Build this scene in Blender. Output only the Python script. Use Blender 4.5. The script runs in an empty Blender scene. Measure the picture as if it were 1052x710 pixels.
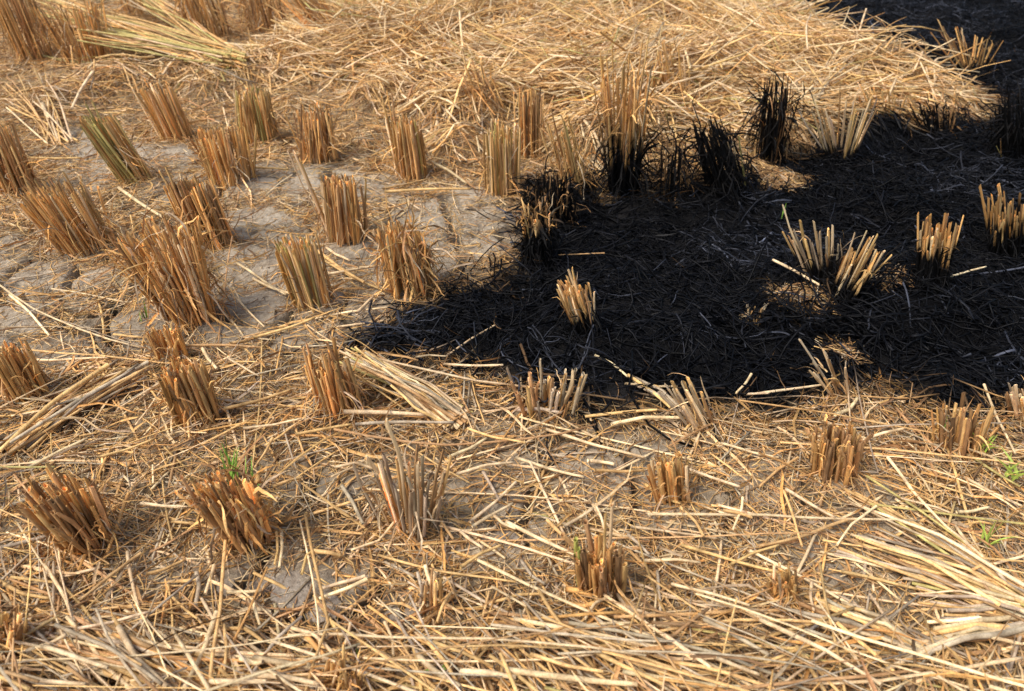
import bpy, math, random
import numpy as np
from mathutils import Vector, Quaternion, Matrix

RS = np.random.RandomState(11)
random.seed(11)
scene = bpy.context.scene
COL = scene.collection

# ------------------------------------------------------------------ camera, sky, sun, exposure
IW, IH, FPX, PITCH, CAMH = 1052.0, 710.0, 780.0, math.radians(34.35), 0.79
cam_data = bpy.data.cameras.new('camera')
cam = bpy.data.objects.new('camera', cam_data)
COL.objects.link(cam)
cam.location = (0, 0, CAMH)
cam.rotation_euler = (math.pi / 2 - PITCH, 0, 0)
cam_data.sensor_width = 36.0
cam_data.lens = FPX / IW * 36.0
cam_data.clip_start, cam_data.clip_end = 0.02, 400.0
cam_data.dof.use_dof = True
cam_data.dof.focus_distance = 1.25
cam_data.dof.aperture_fstop = 6.3
scene.camera = cam

SUN_EL, SUN_AZ = math.radians(56), math.radians(-122)      # azimuth clockwise from the view direction
world = bpy.data.worlds.new('World')
scene.world = world
world.use_nodes = True
wn = world.node_tree
bg = wn.nodes['Background']
sky = wn.nodes.new('ShaderNodeTexSky')
sky.sky_type = 'NISHITA'
sky.sun_disc = False
sky.sun_elevation = SUN_EL
sky.sun_rotation = SUN_AZ
sky.dust_density = 3.0
wn.links.new(sky.outputs[0], bg.inputs[0])
bg.inputs[1].default_value = 0.15
sun_data = bpy.data.lights.new('sun', 'SUN')
sun_data.energy = 2.75
sun_data.angle = math.radians(26)
sun_data.color = (1.0, 0.955, 0.885)
sun = bpy.data.objects.new('sun', sun_data)
COL.objects.link(sun)
sd = Vector((math.sin(SUN_AZ) * math.cos(SUN_EL), math.cos(SUN_AZ) * math.cos(SUN_EL), math.sin(SUN_EL)))
sun.rotation_euler = sd.to_track_quat('Z', 'Y').to_euler()
sun.location = sd * 8
vs = scene.view_settings
vs.view_transform = 'Standard'
vs.look = 'None'
vs.exposure = 0.26
vs.gamma = 1.0
vs.use_curve_mapping = False

# ------------------------------------------------------------------ pixel <-> place
CP, SP = math.cos(PITCH), math.sin(PITCH)

def to_plane(px, py, z=0.0):
    u = (np.asarray(px, float) - IW / 2) / FPX
    v = (np.asarray(py, float) - IH / 2) / FPX
    dy = CP - v * SP
    dz = -SP - v * CP
    t = (CAMH - z) / -dz
    return u * t, dy * t

def to_px(x, y, z):
    zz = z - CAMH
    d = y * CP - zz * SP
    v = (-y * SP - zz * CP) / d
    return IW / 2 + FPX * x / d, IH / 2 + FPX * v

def px_per_m(x, y, z):
    return FPX / (y * CP - (z - CAMH) * SP)

# ------------------------------------------------------------------ noise and regions
def _hash(ix, iy, s):
    n = (ix * 374761393 + iy * 668265263 + s * 982451653) & 0xFFFFFFFF
    n = ((n ^ (n >> 13)) * 1274126177) & 0xFFFFFFFF
    n = n ^ (n >> 16)
    return (n & 0xFFFFFF) / float(0xFFFFFF)

def vnoise(x, y, s=0):
    x = np.asarray(x, float); y = np.asarray(y, float)
    fx, fy = np.floor(x), np.floor(y)
    ix, iy = fx.astype(np.int64), fy.astype(np.int64)
    tx, ty = x - fx, y - fy
    tx = tx * tx * (3 - 2 * tx); ty = ty * ty * (3 - 2 * ty)
    a = _hash(ix, iy, s); b = _hash(ix + 1, iy, s); c = _hash(ix, iy + 1, s); d = _hash(ix + 1, iy + 1, s)
    return (a * (1 - tx) + b * tx) * (1 - ty) + (c * (1 - tx) + d * tx) * ty

def fbm(x, y, s=0, o=4):
    r, a, f, t = 0.0, 1.0, 1.0, 0.0
    for i in range(o):
        r = r + a * vnoise(x * f, y * f, s + i * 17); t += a; a *= 0.5; f *= 2.03
    return r / t

def smooth(e0, e1, x):
    t = np.clip((x - e0) / (e1 - e0), 0, 1)
    return t * t * (3 - 2 * t)

class Region:
    """signed distance in metres (positive inside) to a ground polygon"""
    def __init__(self, pts):
        p = np.array(pts, float)
        x, y = to_plane(p[:, 0], p[:, 1])
        self.p = np.stack([x, y], 1)
    def sd(self, x, y):
        x = np.asarray(x, float); y = np.asarray(y, float)
        n = len(self.p)
        best = np.full(x.shape, 1e9); ins = np.zeros(x.shape, bool)
        for i in range(n):
            ax, ay = self.p[i]; bx, by = self.p[(i + 1) % n]
            ex, ey = bx - ax, by - ay
            t = np.clip(((x - ax) * ex + (y - ay) * ey) / (ex * ex + ey * ey + 1e-12), 0, 1)
            best = np.minimum(best, np.hypot(x - ax - t * ex, y - ay - t * ey))
            c = ((ay > y) != (by > y)) & (x < ex * (y - ay) / (ey if abs(ey) > 1e-12 else 1e-12) + ax)
            ins ^= c
        return np.where(ins, best, -best)

BURN = [Region([(352, 362), (390, 342), (440, 320), (480, 300), (520, 283), (546, 262), (540, 215), (560, 192), (595, 188),
                (622, 205), (640, 196), (680, 203), (715, 192), (760, 182), (800, 168), (850, 152), (900, 138), (960, 136),
                (1005, 132), (1032, 108), (1080, 70), (1400, 60), (1400, 420), (1052, 422), (1000, 432), (950, 428), (925, 408), (890, 394), (850, 406),
                (800, 424), (755, 425), (700, 412), (650, 424), (608, 426), (560, 402), (520, 374), (440, 375)]),
        Region([(770, -60), (812, 8), (842, 24), (890, 44), (925, 78), (965, 88), (1005, 88), (1040, 112), (1400, 100), (1400, -90)])]
NESTS = [(826, 312, .055), (862, 366, .03), (912, 296, .028), (770, 178, .07), (802, 190, .06), (670, 178, .05)]
NESTW = [(*to_plane(a, b), r) for a, b, r in NESTS]
SWATH = Region([(120, 92), (240, 70), (330, 22), (420, -40), (760, -60), (800, 4), (868, 48), (918, 84), (1000, 108), (990, 132), (900, 145), (800, 150),
                (690, 165), (600, 165), (540, 130), (470, 118), (380, 100), (280, 92)])
BARE = [Region([(-80, 235), (60, 258), (160, 265), (290, 215), (370, 255), (455, 200), (535, 195), (535, 265), (470, 300), (385, 345), (300, 350),
                (200, 350), (120, 360), (40, 385), (-80, 400)]),
        Region([(60, 130), (150, 150), (250, 160), (330, 170), (440, 190), (420, 215), (300, 205), (180, 215), (60, 190)]),
        Region([(245, 590), (330, 575), (385, 600), (370, 650), (300, 645)]),
        Region([(815, 585), (890, 570), (900, 610), (840, 630)]),
        Region([(505, 500), (560, 495), (560, 570), (510, 575)]),
        Region([(640, 440), (720, 440), (720, 470), (650, 475)])]
FRONT = Region([(-200, 640), (80, 610), (250, 655), (420, 660), (520, 625), (640, 640), (760, 612), (860, 645), (1000, 668), (1300, 660), (1300, 900), (-200, 900)])
MIDLEFT = Region([(-200, 395), (60, 390), (140, 380), (230, 365), (330, 358), (520, 372), (560, 400), (560, 470), (300, 470), (-200, 480)])

def burn_amount(x, y, sharp=0.035):
    wx = x + 0.09 * (fbm(x * 8, y * 8, 5, 3) - 0.5) + 0.09 * (fbm(x * 26, y * 26, 6, 3) - 0.5)
    wy = y + 0.09 * (fbm(x * 8, y * 8, 55, 3) - 0.5) + 0.09 * (fbm(x * 26, y * 26, 56, 3) - 0.5)
    d = np.maximum(BURN[0].sd(wx, wy), BURN[1].sd(wx, wy))
    b = smooth(-sharp, sharp, d)
    for cx, cy, r in NESTW:
        q = np.hypot(wx - cx, wy - cy) / r + 1.1 * (fbm(x * 14, y * 14, 66, 3) - 0.5)
        b = b * (1 - (1 - smooth(0.6, 1.15, q)) * 0.85)
    return b

BARE2 = [Region([(845, 505), (925, 490), (960, 555), (905, 610), (835, 625), (800, 580)]), Region([(545, 432), (650, 436), (725, 500), (700, 555), (630, 520), (560, 490)]),
         Region([(290, 440), (360, 455), (370, 520), (300, 520)]), Region([(440, 470), (530, 470), (600, 540), (560, 600), (470, 580)]), Region([(170, 560), (260, 570), (250, 600), (170, 610)]),
         Region([(740, 470), (820, 470), (830, 540), (760, 560)])]

def bare_amount(x, y):
    wx = x + 0.20 * (fbm(x * 6, y * 6, 8, 3) - 0.5)
    wy = y + 0.20 * (fbm(x * 6, y * 6, 88, 3) - 0.5)
    d = np.maximum.reduce([r.sd(wx, wy) for r in BARE])
    d2 = np.maximum.reduce([r.sd(wx, wy) for r in BARE2])
    return np.maximum(smooth(-0.05, 0.05, d) * (1 - .5 * smooth(.50, .64, fbm(x * 7, y * 7, 99, 3)) * (x < -.28)), .62 * smooth(-0.05, 0.05, d2))

def swath_amount(x, y):
    return np.maximum(smooth(.25, .8, heap(x, y) / .045), smooth(-0.10, 0.16, SWATH.sd(x, y) + 0.2 * (fbm(x * 4, y * 4, 31, 2) - 0.5)))

HEAPS = [(470, 128, .16, .05), (395, 112, .14, .04), (560, 120, .15, .05), (600, 165, .12, .04), (690, 100, .18, .05), (830, 95, .16, .05), (740, 70, .25, .06), (500, 55, .3, .05),
         (640, 40, .3, .06), (905, 100, .14, .04), (330, 70, .2, .04), (300, 120, .12, .025), (372, 150, .10, .022), (470, 165, .12, .028), (210, 100, .14, .025), (440, 90, .16, .04), (520, 90, .16, .04), (60, 110, .15, .02), (130, 90, .2, .03), (660, 130, .12, .04)]
HEAPW = [(*to_plane(a, b), r, h) for a, b, r, h in HEAPS]

def heap(x, y):
    t = 0.0
    for cx, cy, r, h in HEAPW:
        t = t + h * np.exp(-(((x - cx) / r) ** 2 + ((y - cy) / (r * .8)) ** 2))
    return t

def ground_h(x, y):
    """soil height without the cracks"""
    x = np.asarray(x, float); y = np.asarray(y, float)
    h = 0.030 * (fbm(x * 2.3, y * 2.3, 3, 3) - 0.5) + 0.012 * (fbm(x * 11, y * 11, 4, 3) - 0.5)
    h = h + 0.055 * swath_amount(x, y)
    h = h + 0.022 * smooth(-0.02, 0.10, FRONT.sd(x, y)) + 0.5 * heap(x, y)
    h = h + 0.085 * burn_amount(x, y, .1) * (fbm(x * 6, y * 6, 430, 3) - .45)
    for cx, cy, r in NESTW:
        h = h + 0.25 * r * np.exp(-((x - cx) ** 2 + (y - cy) ** 2) / (r * r * 0.6))
    return h

def on_ground(px, py, lift=0.0):
    z = 0.0
    for _ in range(6):
        x, y = to_plane(px, py, z + lift)
        z = float(ground_h(x, y))
    return float(x), float(y), z + lift

# ------------------------------------------------------------------ materials
def ramp(nt, fac, stops):
    r = nt.nodes.new('ShaderNodeValToRGB')
    el = r.color_ramp.elements
    while len(el) < len(stops):
        el.new(0.5)
    for e, (p, c) in zip(el, stops):
        e.position = p
        e.color = (*c, 1) if len(c) == 3 else c
    nt.links.new(fac, r.inputs[0])
    return r.outputs[0]

def mixcol(nt, mode, fac, a, b):
    m = nt.nodes.new('ShaderNodeMix')
    m.data_type = 'RGBA'
    m.blend_type = mode
    for s, v in ((m.inputs[0], fac), (m.inputs[6], a), (m.inputs[7], b)):
        if isinstance(v, bpy.types.NodeSocket):
            nt.links.new(v, s)
        else:
            s.default_value = v
    return m.outputs[2]

def math_node(nt, op, a, b=None, clamp=False):
    m = nt.nodes.new('ShaderNodeMath')
    m.operation = op
    m.use_clamp = clamp
    for s, v in ((m.inputs[0], a), (m.inputs[1], b)):
        if v is None:
            continue
        if isinstance(v, bpy.types.NodeSocket):
            nt.links.new(v, s)
        else:
            s.default_value = v
    return m.outputs[0]

def noise_node(nt, vec, scale, detail=3, rough=0.6):
    n = nt.nodes.new('ShaderNodeTexNoise')
    n.inputs['Scale'].default_value = scale
    n.inputs['Detail'].default_value = detail
    n.inputs['Roughness'].default_value = rough
    nt.links.new(vec, n.inputs['Vector'])
    return n.outputs['Fac']

def straw_material(name, unit=False, rough=0.55, spec=0.25):
    """tint attribute x object colour; object alpha below 1 chars the foot of a stalk up to 1-alpha"""
    m = bpy.data.materials.new(name)
    m.use_nodes = True
    nt = m.node_tree
    b = nt.nodes['Principled BSDF']
    tint = nt.nodes.new('ShaderNodeAttribute'); tint.attribute_name = 'tint'
    info = nt.nodes.new('ShaderNodeObjectInfo')
    tc = nt.nodes.new('ShaderNodeTexCoord')
    geo = nt.nodes.new('ShaderNodeNewGeometry')
    if unit:
        mp = nt.nodes.new('ShaderNodeMapping')
        mp.inputs['Scale'].default_value = (1.1, 1.1, 3.0)
        nt.links.new(tc.outputs['Object'], mp.inputs[0])
        addv = nt.nodes.new('ShaderNodeVectorMath'); addv.operation = 'ADD'
        cmb = nt.nodes.new('ShaderNodeCombineXYZ')
        k = math_node(nt, 'MULTIPLY', info.outputs['Random'], 60.0)
        nt.links.new(k, cmb.inputs[0]); nt.links.new(k, cmb.inputs[2])
        nt.links.new(mp.outputs[0], addv.inputs[0]); nt.links.new(cmb.outputs[0], addv.inputs[1])
        vec = addv.outputs[0]
        n1 = noise_node(nt, vec, 1.0, 4, 0.65)
        n2 = noise_node(nt, vec, 3.5, 2, 0.6)
    else:
        vec = geo.outputs['Position']
        n1 = noise_node(nt, vec, 55.0, 3, 0.6)
        n2 = noise_node(nt, vec, 420.0, 2, 0.6)
    c = mixcol(nt, 'MULTIPLY', 1.0, tint.outputs['Color'], info.outputs['Color'])
    c = mixcol(nt, 'MULTIPLY', 1.0, c, ramp(nt, n1, [(0.28, (0.66, 0.60, 0.54)), (0.5, (0.95, 0.93, 0.9)), (0.72, (1.28, 1.3, 1.3))]))
    c = mixcol(nt, 'MULTIPLY', 1.0, c, ramp(nt, n2, [(0.3, (0.86, 0.83, 0.8) if unit else (0.74, 0.70, 0.66)), (0.55, (1.1, 1.1, 1.1) if unit else (1.05, 1.05, 1.05))]))
    if unit:
        al = nt.nodes.new('ShaderNodeAttribute'); al.attribute_name = 'along'
        e = math_node(nt, 'ADD', al.outputs['Fac'], math_node(nt, 'MULTIPLY', math_node(nt, 'SUBTRACT', n1, 0.5), 0.5))
        e = math_node(nt, 'SUBTRACT', e, math_node(nt, 'SUBTRACT', 1.0, info.outputs['Alpha']))
        e = math_node(nt, 'MULTIPLY_ADD', e, 7.0); nt.nodes[-1].inputs[2].default_value = 0.5; nt.nodes[-1].use_clamp = True
        has = math_node(nt, 'LESS_THAN', info.outputs['Alpha'], 0.995)
        f = math_node(nt, 'MULTIPLY', math_node(nt, 'SUBTRACT', 1.0, e), has)
        c = mixcol(nt, 'MIX', f, c, (0.006, 0.0055, 0.0055, 1))
    nt.links.new(c, b.inputs['Base Color'])
    b.inputs['Roughness'].default_value = rough
    b.inputs['Specular IOR Level'].default_value = spec
    bp = nt.nodes.new('ShaderNodeBump')
    bp.inputs['Strength'].default_value = 0.35
    bp.inputs['Distance'].default_value = 0.002
    nt.links.new(n2, bp.inputs['Height'])
    nt.links.new(bp.outputs[0], b.inputs['Normal'])
    return m

M_STRAW = straw_material('dry_straw')
M_STALK = straw_material('stubble_stalk', unit=True)
M_LEAF = straw_material('dry_leaf', rough=0.7, spec=0.15)
M_CHAR = straw_material('charred_straw', rough=0.5, spec=0.13)
M_GREEN = straw_material('green_blade', rough=0.45, spec=0.3)

def soil_material():
    m = bpy.data.materials.new('dry_mud')
    m.use_nodes = True
    nt = m.node_tree
    b = nt.nodes['Principled BSDF']
    at = nt.nodes.new('ShaderNodeAttribute'); at.attribute_name = 'tint'
    geo = nt.nodes.new('ShaderNodeNewGeometry')
    p = geo.outputs['Position']
    n1 = noise_node(nt, p, 14, 5, 0.62)
    n2 = noise_node(nt, p, 95, 5, 0.7)
    n3 = noise_node(nt, p, 480, 3, 0.7)
    c = mixcol(nt, 'MULTIPLY', 1.0, at.outputs['Color'], ramp(nt, n1, [(0.3, (0.68, 0.64, 0.6)), (0.7, (1.25, 1.25, 1.24))]))
    c = mixcol(nt, 'MULTIPLY', 1.0, c, ramp(nt, n2, [(0.3, (0.62, 0.57, 0.52)), (0.62, (1.15, 1.15, 1.15))]))
    c = mixcol(nt, 'MULTIPLY', 1.0, c, ramp(nt, n3, [(0.3, (0.78, 0.76, 0.74)), (0.62, (1.12, 1.12, 1.12))]))
    nt.links.new(c, b.inputs['Base Color'])
    b.inputs['Roughness'].default_value = 0.92
    b.inputs['Specular IOR Level'].default_value = 0.15
    b1 = nt.nodes.new('ShaderNodeBump'); b1.inputs['Strength'].default_value = 0.7; b1.inputs['Distance'].default_value = 0.008
    nt.links.new(n2, b1.inputs['Height'])
    b2 = nt.nodes.new('ShaderNodeBump'); b2.inputs['Strength'].default_value = 0.6; b2.inputs['Distance'].default_value = 0.003
    nt.links.new(n3, b2.inputs['Height']); nt.links.new(b1.outputs[0], b2.inputs['Normal'])
    nt.links.new(b2.outputs[0], b.inputs['Normal'])
    return m
M_SOIL = soil_material()

# ------------------------------------------------------------------ mesh helpers
def np_mesh(name, V, quads=None, tris=None, polys=None, mat=None, tint=None, along=None, smoothed=True):
    me = bpy.data.meshes.new(name)
    V = np.asarray(V, np.float32).reshape(-1, 3)
    idx, starts = [], []
    off = 0
    for f in (quads, tris, polys):
        if f is None or len(f) == 0:
            continue
        f = np.asarray(f, np.int32)
        idx.append(f.ravel()); starts.append(off + np.arange(len(f), dtype=np.int32) * f.shape[1]); off += f.size
    idx = np.concatenate(idx); starts = np.concatenate(starts)
    me.vertices.add(len(V)); me.vertices.foreach_set('co', V.ravel())
    me.loops.add(len(idx)); me.loops.foreach_set('vertex_index', idx)
    me.polygons.add(len(starts)); me.polygons.foreach_set('loop_start', starts)
    if smoothed:
        me.polygons.foreach_set('use_smooth', np.ones(len(starts), bool))
    me.update(calc_edges=True)
    if tint is not None:
        a = me.attributes.new('tint', 'FLOAT_COLOR', 'POINT')
        t = np.ones((len(V), 4), np.float32); t[:, :3] = np.asarray(tint, np.float32)
        a.data.foreach_set('color', t.ravel())
    if along is not None:
        a = me.attributes.new('along', 'FLOAT', 'POINT')
        a.data.foreach_set('value', np.asarray(along, np.float32).ravel())
    if mat:
        me.materials.append(mat)
    return me

def link(name, me, parent=None):
    o = bpy.data.objects.new(name, me)
    COL.objects.link(o)
    if parent:
        o.parent = parent
    return o

def tag(o, label, cat, group=None, kind=None):
    if label: o['label'] = label
    if cat: o['category'] = cat
    if group: o['group'] = group
    if kind: o['kind'] = kind
    return o

def empty(name, loc):
    o = bpy.data.objects.new(name, None)
    COL.objects.link(o)
    o.location = loc
    o.empty_display_size = 0.05
    return o

def frames(P):
    T = np.gradient(P, axis=1)
    T /= np.linalg.norm(T, axis=2, keepdims=True) + 1e-12
    up = np.zeros_like(T); up[..., 2] = 1
    steep = np.abs(T[..., 2]).mean(axis=1) > 0.75
    up[steep] = (0, 1, 0)
    A = np.cross(T, up); A /= np.linalg.norm(A, axis=2, keepdims=True) + 1e-9
    B = np.cross(A, T)
    return T, A, B

def tubes(P, R, tint, M=5, flat=None):
    """P (N,K,3), R (N,K), tint (N,K,3) or (N,3) -> V, quads, caps, tint"""
    N, K, _ = P.shape
    T, A, B = frames(P)
    a = np.linspace(0, 2 * np.pi, M, endpoint=False)
    if flat is not None: B = B * flat[:, None, None]
    V = P[:, :, None, :] + R[:, :, None, None] * (A[:, :, None, :] * np.cos(a)[None, None, :, None] + B[:, :, None, :] * np.sin(a)[None, None, :, None])
    base = np.arange(N)[:, None, None] * (K * M) + np.arange(K - 1)[None, :, None] * M
    j = np.arange(M)[None, None, :]; j2 = (j + 1) % M
    q = np.stack([base + j, base + j2, base + M + j2, base + M + j], -1).reshape(-1, 4)
    c0 = np.arange(N)[:, None] * (K * M) + np.arange(M)[None, ::-1]
    c1 = np.arange(N)[:, None] * (K * M) + (K - 1) * M + np.arange(M)[None, :]
    if tint.ndim == 2:
        tint = np.repeat(tint[:, None, :], K, 1)
    tt = np.repeat(tint[:, :, None, :], M, 2).reshape(-1, 3)
    return V.reshape(-1, 3), q, np.concatenate([c0, c1]), tt

def ribbons(P, W, tint, roll):
    """folded leaf blades: three verts per ring"""
    N, K, _ = P.shape
    T, A, B = frames(P)
    r = roll[..., None]
    A2 = A * np.cos(r) + B * np.sin(r)
    B2 = B * np.cos(r) - A * np.sin(r)
    V = np.stack([P + A2 * W[..., None] + B2 * W[..., None] * 0.5, P, P - A2 * W[..., None] + B2 * W[..., None] * 0.5], 2)
    base = np.arange(N)[:, None, None] * (K * 3) + np.arange(K - 1)[None, :, None] * 3
    j = np.arange(2)[None, None, :]
    q = np.stack([base + j, base + j + 1, base + 3 + j + 1, base + 3 + j], -1).reshape(-1, 4)
    if tint.ndim == 2:
        tint = np.repeat(tint[:, None, :], K, 1)
    return V.reshape(-1, 3), q, None, np.repeat(tint[:, :, None, :], 3, 2).reshape(-1, 3)

def join(parts):
    V, Q, C, T = [], [], [], []
    off = 0
    caps = {}
    for v, q, c, t in parts:
        V.append(v); Q.append(q + off); T.append(t)
        if c is not None:
            caps.setdefault(c.shape[1], []).append(c + off)
        off += len(v)
    cl = [np.concatenate(x) for x in caps.values()]
    return np.concatenate(V), np.concatenate(Q), cl, np.concatenate(T)

def mesh_of(name, parts, mat):
    V, Q, cl, T = join(parts)
    return np_mesh(name, V, Q, cl[0] if len(cl) > 0 else None, cl[1] if len(cl) > 1 else None, mat, T)

PAL = {'gold': (.71, .46, .19), 'pale': (.81, .61, .355), 'brown': (.50, .295, .135), 'grey': (.50, .40, .275),
       'orange': (.74, .415, .145), 'dark': (.24, .145, .07), 'lime': (.52, .52, .13), 'green': (.33, .38, .12), 'olive': (.50, .42, .15), 'char': (.006, .0055, .0055)}

def pick(names, weights, n, jitter=0.16):
    w = np.array(weights, float); w /= w.sum()
    i = RS.choice(len(names), n, p=w)
    c = np.array([PAL[k] for k in names])[i]
    return c * np.exp(RS.normal(0, jitter, (n, 1))) * np.exp(RS.normal(0, 0.018, (n, 3)))

# ------------------------------------------------------------------ ground sheet
CRACKS = [([(456, 204), (470, 224), (462, 242), (471, 262), (484, 280), (470, 300)], .016), ([(432, 238), (452, 241), (470, 238), (500, 246)], .014),
          ([(104, 300), (112, 318), (104, 336), (126, 360)], .010), ([(52, 326), (80, 330), (106, 322), (140, 312)], .010), ([(232, 252), (262, 250), (292, 254)], .010),
          ([(10, 296), (50, 300), (104, 300)], .007), ([(436, 262), (462, 262)], .007), ([(300, 330), (340, 322), (380, 330)], .006)]

def build_ground():
    ys = np.concatenate([np.linspace(-60, -2, 12), np.linspace(-1.5, 0.25, 24), np.geomspace(0.28, 5.6, 640), np.geomspace(5.8, 160, 50)])
    half = np.where(ys < 0.28, 0.9, 0.60 * ys + 0.95)
    half = np.where(ys > 5.7, half + (ys - 5.7) * 1.2, half)
    half = np.where(ys < -1.6, 70, half)
    us = np.linspace(-1, 1, 620)
    us = np.sign(us) * np.abs(us) ** 1.05
    X = half[:, None] * us[None, :]
    Y = np.repeat(ys[:, None], len(us), 1)
    # outermost columns reach far out so that the field runs on sideways
    X[:, 0] = -140; X[:, -1] = 140
    X[:, 1] = np.minimum(X[:, 1], -3 - 0.8 * np.abs(ys)); X[:, -2] = -X[:, 1]
    x, y = X.ravel(), Y.ravel()
    near = (np.abs(x) < 6) & (y > -2) & (y < 8)
    burn = burn_amount(x, y); bare = bare_amount(x, y); sw = swath_amount(x, y)
    h = np.where(near, ground_h(x, y), 0.0)
    # cracks: edges between irregular plates
    g = 0.15
    wx = x + 0.06 * (fbm(x * 7, y * 7, 70, 3) - 0.5); wy = y + 0.06 * (fbm(x * 7, y * 7, 71, 3) - 0.5)
    ix, iy = np.floor(wx / g).astype(np.int64), np.floor(wy / g).astype(np.int64)
    f1 = np.full(x.shape, 9.0); f2 = np.full(x.shape, 9.0)
    for dx in (-1, 0, 1):
        for dy in (-1, 0, 1):
            cx = (ix + dx + 0.15 + 0.7 * _hash(ix + dx, iy + dy, 5)) * g
            cy = (iy + dy + 0.15 + 0.7 * _hash(ix + dx, iy + dy, 6)) * g
            d = np.hypot(wx - cx, wy - cy)
            f2 = np.where(d < f1, f1, np.minimum(f2, d)); f1 = np.minimum(f1, d)
    e = f2 - f1
    wid = 0.021 * smooth(0.36, 0.66, fbm(x * 4.5, y * 4.5, 90, 2)) + 0.002
    cr = (1 - smooth(0.25, 1.0, e / np.maximum(wid, 1e-4))) * (0.15 + 0.85 * bare) * smooth(0.30, 0.48, fbm(x * 4.5, y * 4.5, 90, 2))
    for line, w in CRACKS:
        lx, ly = to_plane([p[0] for p in line], [p[1] for p in line])
        for i in range(len(lx) - 1):
            ex, ey = lx[i + 1] - lx[i], ly[i + 1] - ly[i]
            t = np.clip(((wx - lx[i]) * ex + (wy - ly[i]) * ey) / (ex * ex + ey * ey), 0, 1)
            d = np.hypot(wx - lx[i] - t * ex, wy - ly[i] - t * ey)
            cr = np.maximum(cr, 1 - smooth(w * 0.5, w * 1.15, d * (0.75 + 0.5 * fbm(x * 30, y * 30, 95, 2))))
    rough = 0.006 * (fbm(x * 60, y * 60, 40, 3) - 0.5) + 0.010 * bare * (fbm(x * 16, y * 16, 41, 4) - 0.5)
    plate = 0.006 * smooth(0.0, 0.05, e) * bare
    z = h + np.where(near, rough + plate - 0.06 * cr, 0)
    mud = np.array([.41, .35, .265]); chaff = np.array([.33, .26, .17]); black = np.array([.0050, .0050, .0058])
    n = fbm(x * 5, y * 5, 60, 3)[:, None]
    c = chaff * (1 - bare[:, None]) + mud * bare[:, None]
    c = c * (0.75 + 0.5 * n)
    c = c * (1 - sw[:, None]) + np.array([.27, .17, .07]) * sw[:, None]
    soft = burn_amount(x, y, 0.11)
    sing = np.clip(4 * soft * (1 - soft), 0, 1)[:, None] * 0.55
    c = c * (1 - sing) + np.array([.10, .062, .034]) * sing
    c = c * (1 - burn[:, None]) + black * burn[:, None]
    patch = smooth(.60, .72, fbm(x * 8, y * 8, 77, 3))[:, None] * burn[:, None]
    c = c * (1 - .5 * patch) + np.array([.020, .019, .019]) * .5 * patch
    V = np.stack([x, y, z], 1)
    R_, C_ = X.shape
    i = (np.arange(R_ - 1)[:, None] * C_ + np.arange(C_ - 1)[None, :]).ravel()
    q = np.stack([i, i + 1, i + C_ + 1, i + C_], 1)
    me = np_mesh('ground', V, q, mat=M_SOIL, tint=c)
    tag(link('ground', me), 'dry cracked mud of the rice field with a black burnt patch', 'ground', kind='structure')
build_ground()

# ------------------------------------------------------------------ litter that nobody could count
def strands(x, y, az, L, K, bow, wander, kinkp, pitch, pwander):
    """polylines following azimuth az, centred on x,y; returns (N,K,3) with z relative to the soil"""
    N = len(x)
    k = np.arange(K - 1)[None, :]
    a = az[:, None] + bow[:, None] * (k - (K - 2) / 2) + np.cumsum(RS.normal(0, 1, (N, K - 1)) * wander, 1)
    kk = RS.randint(1, max(2, K - 1), N)[:, None]
    a = a + np.where(k >= kk, (RS.rand(N, 1) < kinkp) * RS.normal(0, 0.7, (N, 1)), 0)
    p = pitch[:, None] + np.cumsum(RS.normal(0, 1, (N, K - 1)) * pwander, 1)
    s = (L / (K - 1))[:, None]
    d = np.stack([np.cos(a) * np.cos(p) * s, np.sin(a) * np.cos(p) * s, np.sin(p) * s], -1)
    P = np.concatenate([np.zeros((N, 1, 3)), np.cumsum(d, 1)], 1)
    P -= P.mean(1, keepdims=True)
    P[..., 0] += x[:, None]; P[..., 1] += y[:, None]
    return P

def settle(P, R, z0, sink=0.35):
    """put strands on the soil: z0 is the height of the middle above the soil; ends may not dig deep"""
    h = ground_h(P[..., 0], P[..., 1])
    z = P[..., 2] + z0[:, None]
    z = np.maximum(z, R * sink)
    P[..., 2] = h + z
    return P

Y0, Y1 = 0.30, 5.2

def scatter(n, dens):
    y = Y0 + (Y1 - Y0) * RS.rand(n)
    x = (RS.rand(n) * 2 - 1) * (0.56 * Y1 + 0.9)
    ok = np.abs(x) < 0.56 * y + 0.9
    x, y = x[ok], y[ok]
    keep = RS.rand(len(x)) < dens(x, y)
    return x[keep], y[keep]

AREA = (Y1 - Y0) * 2 * (0.56 * Y1 + 0.9)

def field_az(x, y, n):
    """lie of the straw: roughly across the view in the swath and the front, mixed elsewhere"""
    sw = swath_amount(x, y); fr = smooth(-0.05, 0.1, FRONT.sd(x, y))
    ml = smooth(-0.05, 0.1, MIDLEFT.sd(x, y))
    main = -0.22 + 2.2 * (fbm(x * 2.2, y * 2.2, 200, 2) - 0.5) * 2
    main = np.where(ml > 0.5, 0.75 + 0.6 * (fbm(x * 2, y * 2, 201, 2) - 0.5) * 2, main)
    main = np.where((fr > 0.5) & (x < -0.1), -0.45, main)
    al = np.maximum.reduce([sw * 0.74, fr * 0.72, ml * 0.5])
    rnd = RS.rand(n) * 2 * np.pi
    tight = main + RS.normal(0, 0.38, n) + np.pi * (RS.rand(n) < 0.5)
    return np.where(RS.rand(n) < al, tight, rnd)

def thick(x, y):
    return 0.010 + 1.5 * heap(x, y) + 0.12 * smooth(-.02, .35, SWATH.sd(x, y)) * smooth(.25, .75, fbm(x * 3.5, y * 3.5, 210, 3)) + 0.028 * smooth(-0.05, 0.12, FRONT.sd(x, y)) + 0.012 * smooth(-0.05, 0.1, MIDLEFT.sd(x, y))

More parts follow.
